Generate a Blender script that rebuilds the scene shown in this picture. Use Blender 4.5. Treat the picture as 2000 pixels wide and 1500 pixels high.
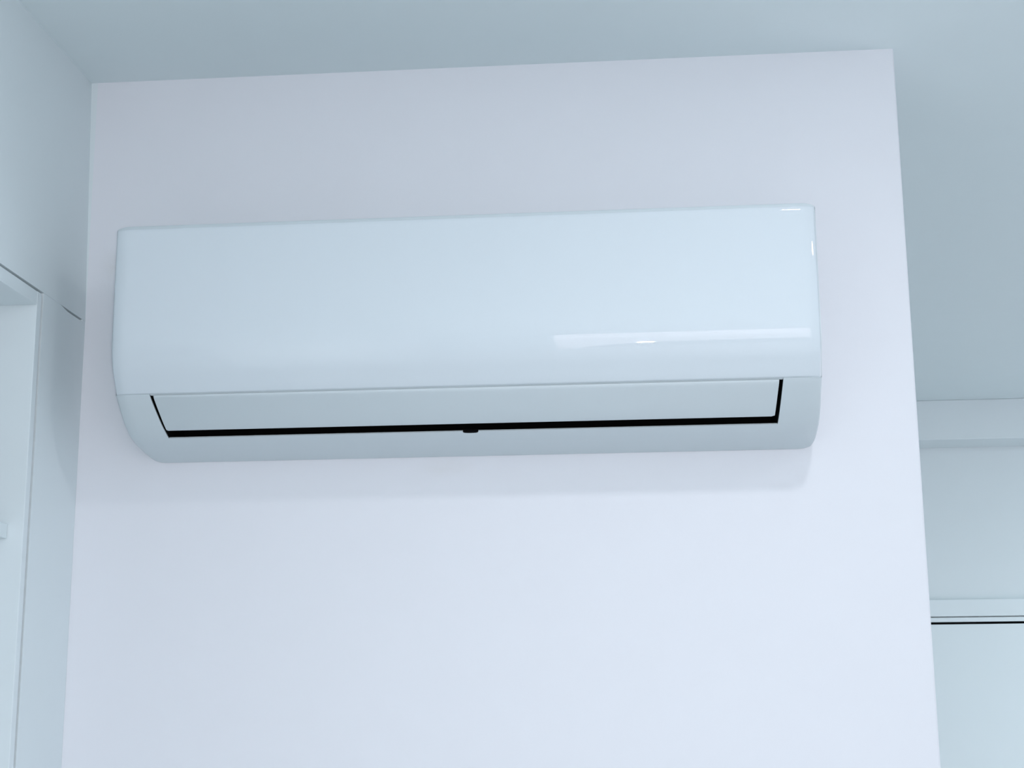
import bpy, bmesh, math
from mathutils import Vector, Matrix

S = bpy.context.scene
COL = S.collection
for o in list(bpy.data.objects):
    bpy.data.objects.remove(o)

# ------------------------------------------------------------------ camera
F_PX = 2924.5
cam_d = bpy.data.cameras.new('camera')
cam = bpy.data.objects.new('camera', cam_d)
COL.objects.link(cam)
cam_d.sensor_fit = 'HORIZONTAL'
cam_d.sensor_width = 36.0
cam_d.lens = 36.0 * F_PX / 2000.0
cam_d.clip_start = 0.02
fw = Vector((-0.08186406, 0.97420259, 0.21030355))
rt = Vector((0.99630761, 0.08547176, -0.00810748))
up = Vector((0.02587334, -0.20886331, 0.97760252))
CAM = Vector((0.8797, -2.27, 1.5))
m = Matrix((rt, up, -fw)).transposed().to_4x4()
m.translation = CAM
cam.matrix_world = m
S.camera = cam

# ------------------------------------------------------------------ view
S.view_settings.view_transform = 'Standard'
S.view_settings.look = 'None'
S.view_settings.gamma = 1.0
S.view_settings.use_curve_mapping = False
S.view_settings.exposure = 0.0

# ------------------------------------------------------------------ daylight: overcast sky
SKY = 3.25
w = bpy.data.worlds.new('overcast_sky')
S.world = w
w.use_nodes = True
bg = w.node_tree.nodes['Background']
bg.inputs['Color'].default_value = (1.0, 0.91, 0.985, 1)
bg.inputs['Strength'].default_value = SKY

# ------------------------------------------------------------------ lamps
LAMP_COL = (0.97, 0.95, 1.0)
ZC = 2.5217                         # ceiling height
LAMPS = (((1.23, -1.01), 3.8, LAMP_COL), ((2.05, -1.05), 1.2, LAMP_COL), ((2.9, -1.05), 1.2, LAMP_COL), ((3.0, 1.3), 21.0, (0.84, 0.98, 1.0)))
for (x, y), e, lc in LAMPS:             # round ceiling downlights, all above or outside the frame; the last is added fill for the space beyond
    ld = bpy.data.lights.new('downlight_or_fill', 'AREA')
    ld.shape = 'DISK'
    ld.size = 0.11
    ld.energy = e
    ld.color = lc
    lo = bpy.data.objects.new('downlight_or_fill', ld)
    lo.location = (x, y, ZC - 0.012)
    COL.objects.link(lo)
# the phone's own small lamp beside the lens
ld = bpy.data.lights.new('phone_lamp', 'POINT')
ld.energy = 27.0
ld.color = (1.0, 1.0, 1.0)
ld.shadow_soft_size = 0.022
lo = bpy.data.objects.new('phone_lamp', ld)
lo.location = CAM + rt * 0.03 - fw * 0.05
COL.objects.link(lo)
# daylight portals in the front window and an unseen right-wall opening added to brighten the space beyond
XR = 4.3
VY0, VY1, VZ0, VZ1 = 0.5, 2.2, 0.1, 1.9
ld = bpy.data.lights.new('opening_portal', 'AREA')
ld.shape = 'RECTANGLE'
ld.size, ld.size_y = VZ1 - VZ0, VY1 - VY0
ld.cycles.is_portal = True
lo = bpy.data.objects.new('opening_portal', ld)
lo.location = (XR, (VY0 + VY1) / 2, (VZ0 + VZ1) / 2)
lo.rotation_euler = (0, math.pi / 2, 0)     # local -Z looks to -X
COL.objects.link(lo)
WX0, WX1, WZ0, WZ1, WY = 0.49, 3.1, 0.08, 2.47, -4.6
ld = bpy.data.lights.new('opening_portal', 'AREA')
ld.shape = 'RECTANGLE'
ld.size, ld.size_y = WX1 - WX0, WZ1 - WZ0
ld.cycles.is_portal = True
lo = bpy.data.objects.new('opening_portal', ld)
lo.location = ((WX0 + WX1) / 2, WY, (WZ0 + WZ1) / 2)
lo.rotation_euler = (math.pi / 2, 0, 0)     # local -Z looks to +Y, into the room
COL.objects.link(lo)


# ------------------------------------------------------------------ materials
def mat(name, col, rough=0.5, spec=0.5, bump=0.0, scale=300.0, mottle=0.0, coat=0.0):
    mt = bpy.data.materials.new(name)
    mt.use_nodes = True
    nt = mt.node_tree
    b = nt.nodes['Principled BSDF']
    b.inputs['Base Color'].default_value = (*col, 1)
    b.inputs['Roughness'].default_value = rough
    b.inputs['Specular IOR Level'].default_value = spec
    b.inputs['Coat Weight'].default_value = coat
    tc = nt.nodes.new('ShaderNodeTexCoord')
    if mottle:
        n = nt.nodes.new('ShaderNodeTexNoise')
        n.inputs['Scale'].default_value = 9.0
        n.inputs['Detail'].default_value = 6.0
        nt.links.new(tc.outputs['Object'], n.inputs['Vector'])
        mx = nt.nodes.new('ShaderNodeMix')
        mx.data_type = 'RGBA'
        mx.inputs['A'].default_value = (*[c * (1 - mottle) for c in col], 1)
        mx.inputs['B'].default_value = (*[min(1, c * (1 + mottle)) for c in col], 1)
        nt.links.new(n.outputs['Fac'], mx.inputs['Factor'])
        nt.links.new(mx.outputs['Result'], b.inputs['Base Color'])
    if bump:
        n2 = nt.nodes.new('ShaderNodeTexNoise')
        n2.inputs['Scale'].default_value = scale
        n2.inputs['Detail'].default_value = 4.0
        nt.links.new(tc.outputs['Object'], n2.inputs['Vector'])
        bp = nt.nodes.new('ShaderNodeBump')
        bp.inputs['Strength'].default_value = bump
        bp.inputs['Distance'].default_value = 0.001
        nt.links.new(n2.outputs['Fac'], bp.inputs['Height'])
        nt.links.new(bp.outputs['Normal'], b.inputs['Normal'])
    return mt


M_PAINT = mat('painted_plaster', (0.785, 0.868, 0.895), 0.75, 0.3, 0.06, 260, 0.012)
M_PAINT_LILAC = mat('painted_plaster_lilac', (0.825, 0.857, 0.905), 0.75, 0.3, 0.06, 260, 0.012)
M_CEIL = mat('ceiling_paint', (0.77, 0.868, 0.895), 0.85, 0.2, 0.05, 220, 0.01)
M_LAMINATE = mat('white_laminate', (0.785, 0.875, 0.905), 0.42, 0.4, 0.0, 100, 0.008)
M_FLOOR = mat('pale_floor_tile', (0.56, 0.585, 0.60), 0.35, 0.5, 0.02, 60, 0.05)
M_BLOCKER = mat('blocker_grey', (0.25, 0.26, 0.28), 0.95, 0.1, 0.3, 3, 0.2)  # dark grey for the slab added outside the front window
M_GROUND = mat('outdoor_paving', (0.74, 0.74, 0.74), 0.9, 0.2, 0.2, 30, 0.05)
M_GLOSS = mat('gloss_white_plastic', (0.675, 0.757, 0.807), 0.016, 0.5)
M_PLASTIC = mat('satin_white_plastic', (0.63, 0.715, 0.75), 0.34, 0.3, 0.015, 900)
M_BLACK = mat('black_duct_plastic', (0.004, 0.004, 0.0045), 0.9, 0.1, 0.02, 500)
M_GAP_SHADE = mat('gap_shade_grey', (0.08, 0.085, 0.09), 0.8, 0.2, 0.02, 500)  # dark grey standing in for shade in the cabinet gap


def stain_paint():
    """Wall paint with the two faint beige smudges the photo shows (wear, fixed to the wall)."""
    mt = M_PAINT_LILAC.copy()
    mt.name = 'painted_plaster_smudged'
    nt = mt.node_tree
    b = nt.nodes['Principled BSDF']
    src = b.inputs['Base Color'].links[0].from_socket
    tc = [n for n in nt.nodes if n.type == 'TEX_COORD'][0]
    prev = src
    for (cx, cz, rx, rz, amt) in ((0.585, 1.862, 0.05, 0.02, 0.28), (0.045, 2.205, 0.03, 0.03, 0.35)):
        mp = nt.nodes.new('ShaderNodeMapping')
        mp.inputs['Location'].default_value = (-cx / rx, 0, -cz / rz)
        mp.inputs['Scale'].default_value = (1 / rx, 0, 1 / rz)
        nt.links.new(tc.outputs['Object'], mp.inputs['Vector'])
        ns = nt.nodes.new('ShaderNodeTexNoise')
        ns.inputs['Scale'].default_value = 2.2
        nt.links.new(mp.outputs['Vector'], ns.inputs['Vector'])
        ln = nt.nodes.new('ShaderNodeVectorMath')
        ln.operation = 'LENGTH'
        nt.links.new(mp.outputs['Vector'], ln.inputs[0])
        mr = nt.nodes.new('ShaderNodeMapRange')
        mr.inputs['From Min'].default_value = 1.0
        mr.inputs['From Max'].default_value = 0.2
        mr.inputs['To Max'].default_value = amt
        nt.links.new(ln.outputs['Value'], mr.inputs['Value'])
        mu = nt.nodes.new('ShaderNodeMath')
        mu.operation = 'MULTIPLY'
        nt.links.new(mr.outputs['Result'], mu.inputs[0])
        nt.links.new(ns.outputs['Fac'], mu.inputs[1])
        mx = nt.nodes.new('ShaderNodeMix')
        mx.data_type = 'RGBA'
        nt.links.new(mu.outputs[0], mx.inputs['Factor'])
        nt.links.new(prev, mx.inputs['A'])
        mx.inputs['B'].default_value = (0.70, 0.70, 0.66, 1)
        prev = mx.outputs['Result']
    nt.links.new(prev, b.inputs['Base Color'])
    return mt


M_WALL = stain_paint()


# ------------------------------------------------------------------ mesh helpers
def obj(name, bm, material, parent=None, smooth=None):
    bmesh.ops.recalc_face_normals(bm, faces=bm.faces)
    me = bpy.data.meshes.new(name)
    if smooth is not None:
        for f in bm.faces:
            f.smooth = True
    bm.to_mesh(me)
    bm.free()
    if smooth is not None:
        me.set_sharp_from_angle(angle=math.radians(smooth))
    me.materials.append(material)
    o = bpy.data.objects.new(name, me)
    COL.objects.link(o)
    if parent is not None:
        o.parent = parent
        o.matrix_parent_inverse = Matrix.Translation(-parent.location)
    return o


def struct(name, bm, material, parent=None, smooth=None):
    o = obj(name, bm, material, parent, smooth)
    if parent is None:
        o['kind'] = 'structure'
    return o


def thing(name, loc, label, cat):
    o = bpy.data.objects.new(name, None)
    o.location = loc
    o.empty_display_size = 0.05
    COL.objects.link(o)
    o['label'] = label
    o['category'] = cat
    return o


def box(bm, x0, x1, y0, y1, z0, z1, bev=0.0, seg=2):
    r = bmesh.ops.create_cube(bm, size=1.0)
    vs = r['verts']
    bmesh.ops.scale(bm, vec=(x1 - x0, y1 - y0, z1 - z0), verts=vs)
    bmesh.ops.translate(bm, vec=((x0 + x1) / 2, (y0 + y1) / 2, (z0 + z1) / 2), verts=vs)
    if bev:
        es = list({e for v in vs for e in v.link_edges})
        bmesh.ops.bevel(bm, geom=es, offset=bev, segments=seg, affect='EDGES', profile=0.5)


def boxes(*bs, bev=0.0):
    bm = bmesh.new()
    for b in bs:
        box(bm, *b, bev=bev)
    return bm


def prism_x(bm, yz, x0, x1):
    """polygon in (y, z) extruded along x"""
    a = [bm.verts.new((x0, y, z)) for y, z in yz]
    b = [bm.verts.new((x1, y, z)) for y, z in yz]
    n = len(yz)
    bm.faces.new(a)
    bm.faces.new(b)
    for i in range(n):
        j = (i + 1) % n
        bm.faces.new((a[i], a[j], b[j], b[i]))


# ------------------------------------------------------------------ setting
W = 1.3047          # right end of the partition that carries the unit
XT = -0.0108        # the plaster above the cabinet leans a little outwards
ZB = 2.1115         # underside of that plaster
YB = 2.909          # face of the beam in the space beyond
YW = 3.085          # wall under that beam

struct('floor', boxes((-0.7, XR + 0.2, WY - 0.2, YW + 0.25, -0.1, 0.0)), M_FLOOR)
struct('ceiling', boxes((-0.7, XR + 0.2, WY - 0.2, YW + 0.25, ZC, ZC + 0.12)), M_CEIL)

bm = bmesh.new()
box(bm, 0.0, W, 0.0, 0.16, 0.0, ZC)
es = [e for e in bm.edges if all(abs(v.co.x - W) < 1e-5 for v in e.verts) and abs(e.verts[0].co.z - e.verts[1].co.z) > 1]
bmesh.ops.bevel(bm, geom=es, offset=0.004, segments=3, affect='EDGES', profile=0.5)
struct('wall_back', bm, M_WALL, smooth=40)

# left wall: plaster over the cabinet recess, the recess back, and the wall nearer the camera
CY0, CY1 = -1.2, 0.0            # recess along y
bm = bmesh.new()
v = [bm.verts.new(c) for c in ((0, CY0, ZB), (0, CY1, ZB), (XT, CY1, ZC), (XT, CY0, ZC),
                               (-0.45, CY0, ZB), (-0.45, CY1, ZB), (-0.45, CY1, ZC), (-0.45, CY0, ZC))]
for f in ((0, 1, 2, 3), (4, 5, 6, 7), (0, 1, 5, 4), (3, 2, 6, 7), (0, 3, 7, 4), (1, 2, 6, 5)):
    bm.faces.new([v[i] for i in f])
box(bm, -0.6, -0.45, CY0, 0.16, 0.0, ZC)
box(bm, -0.6, 0.0, WY, CY0, 0.0, ZC)
box(bm, -0.15, 0.0, 0.16, YW + 0.15, 0.0, ZC)
box(bm, -0.45, 0.0, 0.0, 0.16, 0.0, ZC)
struct('wall_left', bm, M_PAINT)

struct('wall_far', boxes((0.0, XR, YW, YW + 0.15, 0.0, ZC)), M_PAINT)
struct('wall_right', boxes((XR, XR + 0.15, WY, VY0, 0, ZC), (XR, XR + 0.15, VY1, YW + 0.15, 0, ZC),
                           (XR, XR + 0.15, VY0, VY1, 0, VZ0), (XR, XR + 0.15, VY0, VY1, VZ1, ZC)), M_PAINT)  # unseen opening, added to let fill daylight into the space beyond
struct('wall_front', boxes((-0.6, WX0, WY - 0.15, WY, 0, ZC), (WX1, XR + 0.15, WY - 0.15, WY, 0, ZC),
                           (WX0, WX1, WY - 0.15, WY, WZ1, ZC), (WX0, WX1, WY - 0.15, WY, 0, WZ0)), M_PAINT)
bm = bmesh.new()
box(bm, 0.0, XR, YB, YW, 2.383, ZC, 0.002, 1)
struct('beam', bm, M_PAINT)
struct('ground', boxes((-25, 40, -40, 30, -0.35, -0.25)), M_GROUND)
# window in the front wall, behind the camera
struct('window_1', boxes((WX0, WX1, WY - 0.10, WY - 0.04, WZ1 - 0.03, WZ1), (WX0, WX1, WY - 0.10, WY - 0.04, WZ0, WZ0 + 0.05),
                         (WX0, WX0 + 0.04, WY - 0.10, WY - 0.04, WZ0 + 0.05, WZ1 - 0.03),
                         (WX1 - 0.04, WX1, WY - 0.10, WY - 0.04, WZ0 + 0.05, WZ1 - 0.03),
                         (1.80, 1.84, WY - 0.10, WY - 0.04, WZ0 + 0.05, WZ1 - 0.03)), M_LAMINATE)
# unseen dark slab added outside that window, its sloped outline shaped to cut the reflection
bm = bmesh.new()
BLOCKER_XZ = [(0.60, -0.25), (0.64, -0.10), (0.78, 0.30), (1.0, 0.62), (1.06, 0.66), (3.6, 0.66), (3.6, -0.25)]
pf = [bm.verts.new((x, -6.0, z)) for x, z in BLOCKER_XZ]
pb = [bm.verts.new((x, -6.15, z)) for x, z in BLOCKER_XZ]
bm.faces.new(pf)
bm.faces.new(pb)
for i in range(len(BLOCKER_XZ)):
    j = (i + 1) % len(BLOCKER_XZ)
    bm.faces.new((pf[i], pf[j], pb[j], pb[i]))
o = struct('reflection_blocker', bm, M_BLOCKER)

# ------------------------------------------------------------------ built-in open cabinet on the left
cab = thing('open_cabinet', (-0.2, -0.6, 0.0),
            'pale built-in open cabinet with shelf and tall filler strip, left of air conditioner', 'cabinet')
GAP = 0.004
# filler strip: its top edge has a short dark open joint under the plaster, the rest is sealed
bm = bmesh.new()
prism_x(bm, [(-0.1705, 0.0), (-0.0005, 0.0), (-0.0005, 2.1110), (-0.014, 2.1110), (-0.0142, 2.1078), (-0.075, 2.1076),
             (-0.105, 2.1112), (-0.1705, 2.1112)], -0.018, 0.0)
obj('filler_panel', bm, M_LAMINATE, cab)
PY0, PY1 = -0.1935, -0.1775
obj('gap_shade', boxes((-0.016, -0.0035, PY1 + 0.0002, -0.1707, 0.0, 2.108)), M_GAP_SHADE, cab)  # dark strip that paints the shadow line between side panel and filler
obj('side_panel', boxes((-0.38, 0.0, PY0, PY1, 0.0, 2.108), bev=0.0008), M_LAMINATE, cab)
obj('side_panel', boxes((-0.38, 0.0, CY0 + 0.002, CY0 + 0.018, 0.0, 2.108), bev=0.0008), M_LAMINATE, cab)
obj('top_panel', boxes((-0.38, 0.0, CY0 + 0.0185, PY0 - 0.0005, 2.087, 2.1075), bev=0.0008), M_LAMINATE, cab)
obj('back_panel', boxes((-0.388, -0.3805, CY0 + 0.0185, PY1, 0.0, 2.108)), M_LAMINATE, cab)
obj('bottom_panel', boxes((-0.38, -0.004, CY0 + 0.0185, PY0 - 0.0005, 0.08, 0.098), bev=0.0008), M_LAMINATE, cab)
obj('plinth', boxes((-0.06, -0.04, CY0 + 0.0185, PY0 - 0.0005, 0.0, 0.0795)), M_LAMINATE, cab)
obj('shelf', boxes((-0.375, -0.023, CY0 + 0.02, PY0 - 0.0015, 1.7405, 1.7615), bev=0.0012), M_LAMINATE, cab)

# ------------------------------------------------------------------ wardrobe front in the space beyond
ward = thing('wardrobe', (2.2, YW, 0.0),
             'pale flat wardrobe front with thin black gap over its door, beyond the right wall edge', 'wardrobe')
X0, X1 = 1.45, 3.2
yf = YW - 0.020
obj('header_panel', boxes((X0, X1, yf, YW - 0.0005, 1.7905, 1.8485), bev=0.0015), M_LAMINATE, ward)
obj('track', boxes((X0, X1, yf + 0.001, YW - 0.0005, 1.7715, 1.7865), bev=0.001), M_LAMINATE, ward)
obj('track_recess', boxes((X0, X1, YW - 0.004, YW - 0.0005, 1.7600, 1.7712)), M_BLACK, ward)
obj('door', boxes((X0, 2.32, yf, YW - 0.0005, 0.012, 1.7635), bev=0.0015), M_LAMINATE, ward)
obj('door', boxes((2.324, X1, yf, YW - 0.0005, 0.012, 1.7635), bev=0.0015), M_LAMINATE, ward)

# ------------------------------------------------------------------ the air conditioner
ac = thing('air_conditioner', (0.633, 0.0, 1.8775),
           'long glossy white wall-mounted split air conditioner with a closed grey-white flap', 'air conditioner')
# outer profile, (depth from wall, height), from the top front round to the bottom back
CTRL = [(0.2172, 2.1850), (0.2173, 2.15), (0.2174, 2.10), (0.2174, 2.06), (0.2171, 2.030), (0.2155, 2.0045), (0.2090, 1.9835),
        (0.1988, 1.9665), (0.1862, 1.9485), (0.170, 1.9338), (0.142, 1.9123), (0.121, 1.9005), (0.105, 1.8940),
        (0.080, 1.8885), (0.055, 1.8850), (0.028, 1.8815), (0.001, 1.8775)]


def catmull(P, n=6):
    out = []
    for i in range(len(P) - 1):
        p0, p1, p2, p3 = (Vector(P[max(i - 1, 0)]), Vector(P[i]), Vector(P[i + 1]), Vector(P[min(i + 2, len(P) - 1)]))
        for k in range(n):
            t = k / n
            out.append(0.5 * ((2 * p1) + (p2 - p0) * t + (2 * p0 - 5 * p1 + 4 * p2 - p3) * t * t + (3 * p1 - p0 - 3 * p2 + p3) * t ** 3))
    out.append(Vector(P[-1]))
    return out


CURVE = catmull(CTRL)
ZS = 1.9485                                  # panel / casing joint
ZTOP = 2.1985


def normals(P):
    N = []
    for i in range(len(P)):
        d = P[min(i + 1, len(P) - 1)] - P[max(i - 1, 0)]
        N.append(Vector((-d.y, d.x)).normalized())   # outward (front / down)
    return N


def cut(P, z_hi, z_lo):
    """part of the profile between two heights, with exact end points"""
    out = []
    for a, b in zip(P[:-1], P[1:]):
        for zc in (z_hi, z_lo):
            if a.y > zc >= b.y and abs(a.y - b.y) > 1e-9:
                t = (a.y - zc) / (a.y - b.y)
                out.append(a.lerp(b, t))
        if z_lo < b.y < z_hi:
            out.append(b.copy())
    if P[0].y <= z_hi and P[0].y > z_lo:
        out.insert(0, P[0].copy())
    out.sort(key=lambda q: -q.y)
    res = [out[0]]
    for q in out[1:]:
        if (q - res[-1]).length > 1e-5:
            res.append(q)
    return res


def xl(t):
    return 0.1190 + 0.0026 * t / 0.2156


def xr(t):
    return 1.1478 - 0.0062 * t / 0.2156


def loft(bm, rings, close_ends=True, closed=True):
    vr = [[bm.verts.new(c) for c in r] for r in rings]
    n = len(rings[0])
    for a, b in zip(vr[:-1], vr[1:]):
        for i in range(n if closed else n - 1):
            j = (i + 1) % n
            bm.faces.new((a[i], a[j], b[j], b[i]))
    if close_ends:
        bm.faces.new(vr[0])
        bm.faces.new(vr[-1])


def offset(P, d):
    N = normals(P)
    return [p - n * d if False else p + n * (-d) for p, n in zip(P, N)]


# make sure normals() points outwards (to larger depth) on the flat front
if normals(CURVE)[5].x < 0:
    _n = normals
    def normals(P):
        return [-v for v in _n(P)]

# end rounding as (how far in from the end, how far set back): a slow bend, then a tight corner
R1, R2, T1 = 0.045, 0.005, math.radians(24)
ENDS = []
for k in range(7):
    th = math.radians(90) + (T1 - math.radians(90)) * k / 6
    ENDS.append((R2 * (1 - math.sin(th)), R1 * (1 - math.cos(T1)) + R2 * (math.cos(T1) - math.cos(th))))
for k in range(1, 9):
    th = T1 * (1 - k / 8)
    ENDS.append((R2 * (1 - math.sin(T1)) + R1 * (math.sin(T1) - math.sin(th)), R1 * (1 - math.cos(th))))
ENDS.append((ENDS[-1][0] + 0.001, 0.0))
ENDS.append((ENDS[-1][0] + 0.002, 0.0))


def tuck(t):
    """the lower back corners are rounded off where they meet the wall"""
    return 0.004 * (max(0.0, 0.05 - t) / 0.05) ** 3

# --- casing: two end cheeks and the middle body with the outlet slot
low = cut(CURVE, ZS, 1.87)                    # visible casing curve, panel joint to the back
hid = offset(cut(CURVE, 2.1850, ZS + 0.0004), 0.0035)   # under the front panel
body = [Vector((0.001, ZTOP)), Vector((0.206, ZTOP)), Vector((0.2105, ZTOP - 0.0012)), Vector((0.2125, ZTOP - 0.004)),
        Vector((0.2128, ZTOP - 0.0065))] + hid + low


def inset_prof(P, d):
    """closed profile shrunk by d, its wall side kept on the wall"""
    if d <= 0:
        return [p.copy() for p in P]
    N = []
    n = len(P)
    for i in range(n):
        a = P[i - 1] if i > 0 else Vector((-1, P[0].y))
        b = P[i + 1] if i < n - 1 else Vector((-1, P[-1].y))
        d1 = (b - a).normalized()
        N.append(Vector((-d1.y, d1.x)))
    mid = n // 2
    s = -1.0 if N[mid].x > 0 else 1.0
    out = []
    for p, q in zip(P, N):
        r = p + q * (s * d)
        r.x = max(r.x, 0.001)
        out.append(r)
    out[0].x = 0.001
    out[-1].x = 0.001
    return out


def slot_x(z, side):
    u = min(1.0, max(0.0, (1.9467 - z) / (1.9467 - 1.8957)))
    return 0.1739 + 0.0079 * u if side < 0 else 1.0881 - 0.0040 * u


bm = bmesh.new()
for side in (-1, 1):
    rings = []
    for dx, d in ENDS:
        P = inset_prof(body, d)
        if side < 0:
            rings.append([(xl(o.x) + dx + (tuck(o.x) if o.y < 2 else 0), -p.x, p.y) for p, o in zip(P, body)])
        else:
            rings.append([(xr(o.x) - dx - (tuck(o.x) if o.y < 2 else 0), -p.x, p.y) for p, o in zip(P, body)])
    rings.append([(slot_x(p.y, side), -p.x, p.y) for p in body])
    loft(bm, rings)
# middle: bottom plate with a rounded lip, back of the duct, and the upper body
LIP = 0.1112
plate = [p for p in low if p.x < LIP - 0.001]
a, b = [p for p in low if p.x >= LIP - 0.001][-1], plate[0]
lip_top = a.lerp(b, (a.x - LIP) / (a.x - b.x))
plate = [lip_top + Vector((-0.0012, 0.0022)), lip_top + Vector((-0.0002, 0.0010)), lip_top] + plate + \
        [Vector((0.001, 1.9050)), Vector((0.060, 1.9050)), Vector((0.085, 1.9030))]
loft(bm, [[(slot_x(1.89, s), -p.x, p.y) for p in plate] for s in (-1, 1)])
up_p = [Vector((0.001, ZTOP)), Vector((0.206, ZTOP)), Vector((0.2105, ZTOP - 0.0012)), Vector((0.2125, ZTOP - 0.004)),
        Vector((0.2128, ZTOP - 0.0065))] + hid + [Vector((0.1815, 1.9478)), Vector((0.1775, 1.9478)), Vector((0.170, 1.9520)), Vector((0.150, 1.968)), Vector((0.05, 1.985)), Vector((0.001, 1.985))]
loft(bm, [[(x, -p.x, p.y) for p in up_p] for x in (0.1739, 1.0881)])
casing = obj('casing', bm, M_PLASTIC, ac, smooth=32)

# --- black air duct behind the flap
bm = bmesh.new()
duct = [Vector((0.168, 1.9515)), Vector((0.149, 1.9665)), Vector((0.052, 1.9835)), Vector((0.045, 1.9060)), Vector((0.060, 1.9055)),
        Vector((0.0855, 1.9036)), Vector((LIP - 0.0015, lip_top.y + 0.0016))]
bi = [q + Vector((0.0, 0.0006)) if i > 2 else q - Vector((0, 0.0006)) for i, q in enumerate(duct)]
ra = [bm.verts.new((0.1690, -p.x, p.y)) for p in duct]
rb = [bm.verts.new((1.0930, -p.x, p.y)) for p in duct]
for i in range(len(duct) - 1):
    bm.faces.new((ra[i], ra[i + 1], rb[i + 1], rb[i]))
# side linings follow the tapered slot ends
for side in (-1, 1):
    e = 0.0004 if side < 0 else -0.0004
    lin = [p for p in cut(CURVE, 1.9470, 1.8962)]
    outer = [bm.verts.new((slot_x(p.y, side) + e, -(p.x - 0.0016), p.y + 0.0008)) for p in lin]
    inner = [bm.verts.new((slot_x(p.y, side) + 14 * e, -0.040, 1.985 + (p.y - 1.9470) * 1.76)) for p in lin]
    for i in range(len(lin) - 1):
        bm.faces.new((outer[i], outer[i + 1], inner[i + 1], inner[i]))
obj('air_duct', bm, M_BLACK, ac)

# --- glossy front panel with rolled edges
front = cut(CURVE, 2.1850, ZS)
pan = [Vector((0.2080, 2.1912)), Vector((0.2160, 2.1911)), Vector((0.2169, 2.1907)), Vector((0.2172, 2.1899))] + front
tail = front[-1]
dn = (front[-1] - front[-2]).normalized()
nn = Vector((-dn.y, dn.x))
if nn.x < 0:
    nn = -nn
pan = pan[:-1] + [tail - dn * 0.0012, tail - dn * 0.0003 - nn * 0.0006, tail - nn * 0.0030]
NP = []
for i in range(len(pan)):
    d = pan[min(i + 1, len(pan) - 1)] - pan[max(i - 1, 0)]
    q = Vector((-d.y, d.x)).normalized()
    NP.append(q if q.x > 0 or i > len(pan) - 3 else -q)
bm = bmesh.new()
rings = []
for dx, d in ENDS:
    rings.append([(xl(p.x) + dx + 0.0016, -(p.x - d), p.y) for p in pan])
for dx, d in reversed(ENDS):
    rings.append([(xr(p.x) - dx - 0.0016, -(p.x - d), p.y) for p in pan])
loft(bm, rings, close_ends=False, closed=False)
obj('front_panel', bm, M_GLOSS, ac, smooth=50)

# --- flap closing the outlet
FZ1, FZ0 = 1.9461, 1.9037
fl = cut(CURVE, FZ1, FZ0)
flo = offset(fl, 0.0003)
fli = offset(fl, 0.0024)
x_a = [0.1787 + 0.0048 * ((FZ1 - p.y) / (FZ1 - FZ0)) for p in fl]
x_b = [1.0826 - 0.0038 * ((FZ1 - p.y) / (FZ1 - FZ0)) for p in fl]
n = len(fl)
s_len = [0.0]
for i in range(1, n):
    s_len.append(s_len[-1] + (fl[i] - fl[i - 1]).length)
RC = 0.005


def corner(i):
    r = s_len[-1] - s_len[i]
    return RC - math.sqrt(max(0, RC * RC - (RC - r) ** 2)) if r < RC else 0.0


def lip_off(i):
    """rounded outer edge at the top and bottom of the flap"""
    e = min(s_len[i], s_len[-1] - s_len[i])
    return 0.0012 * max(0.0, 1 - e / 0.0018)


bm = bmesh.new()
flo2 = [p - nrm * lip_off(i) for i, (p, nrm) in enumerate(zip(flo, normals(fl)))]
prof_c = flo2 + list(reversed(fli))
cx = [corner(i) for i in range(n)]
cx = cx + list(reversed(cx))
xa = x_a + list(reversed(x_a))
xb = x_b + list(reversed(x_b))
rings = []
for (dx, sh) in ((0.0, 0.0009), (0.0009, 0.0)):
    rings.append([(xa[k] + cx[k] * 0.4 + dx, -(p.x - (sh if k < n else 0)), p.y) for k, p in enumerate(prof_c)])
for (dx, sh) in ((0.0009, 0.0), (0.0, 0.0009)):
    rings.append([(xb[k] - cx[k] - dx, -(p.x - (sh if k < n else 0)), p.y) for k, p in enumerate(prof_c)])
loft(bm, rings)
obj('flap', bm, M_PLASTIC, ac, smooth=40)

# --- small dark catch in the middle of the lip
bm = bmesh.new()
pts = []
for k in range(9):
    a = math.pi * k / 8
    pts.append((0.6365 + 0.0115 * math.cos(a), math.sin(a) ** 0.5))
top = [bm.verts.new((x, -(LIP + 0.0008 - 0.0034 * s), lip_top.y - 0.0002 - 0.0016 * s)) for x, s in pts]
bot = [bm.verts.new((x, -(LIP - 0.0018 - 0.0030 * s), lip_top.y + 0.0040 - 0.0016 * s)) for x, s in pts]
bm.faces.new(top)
bm.faces.new(bot)
for i in range(len(pts)):
    j = (i + 1) % len(pts)
    bm.faces.new((top[i], top[j], bot[j], bot[i]))
obj('catch', bm, M_BLACK, ac)
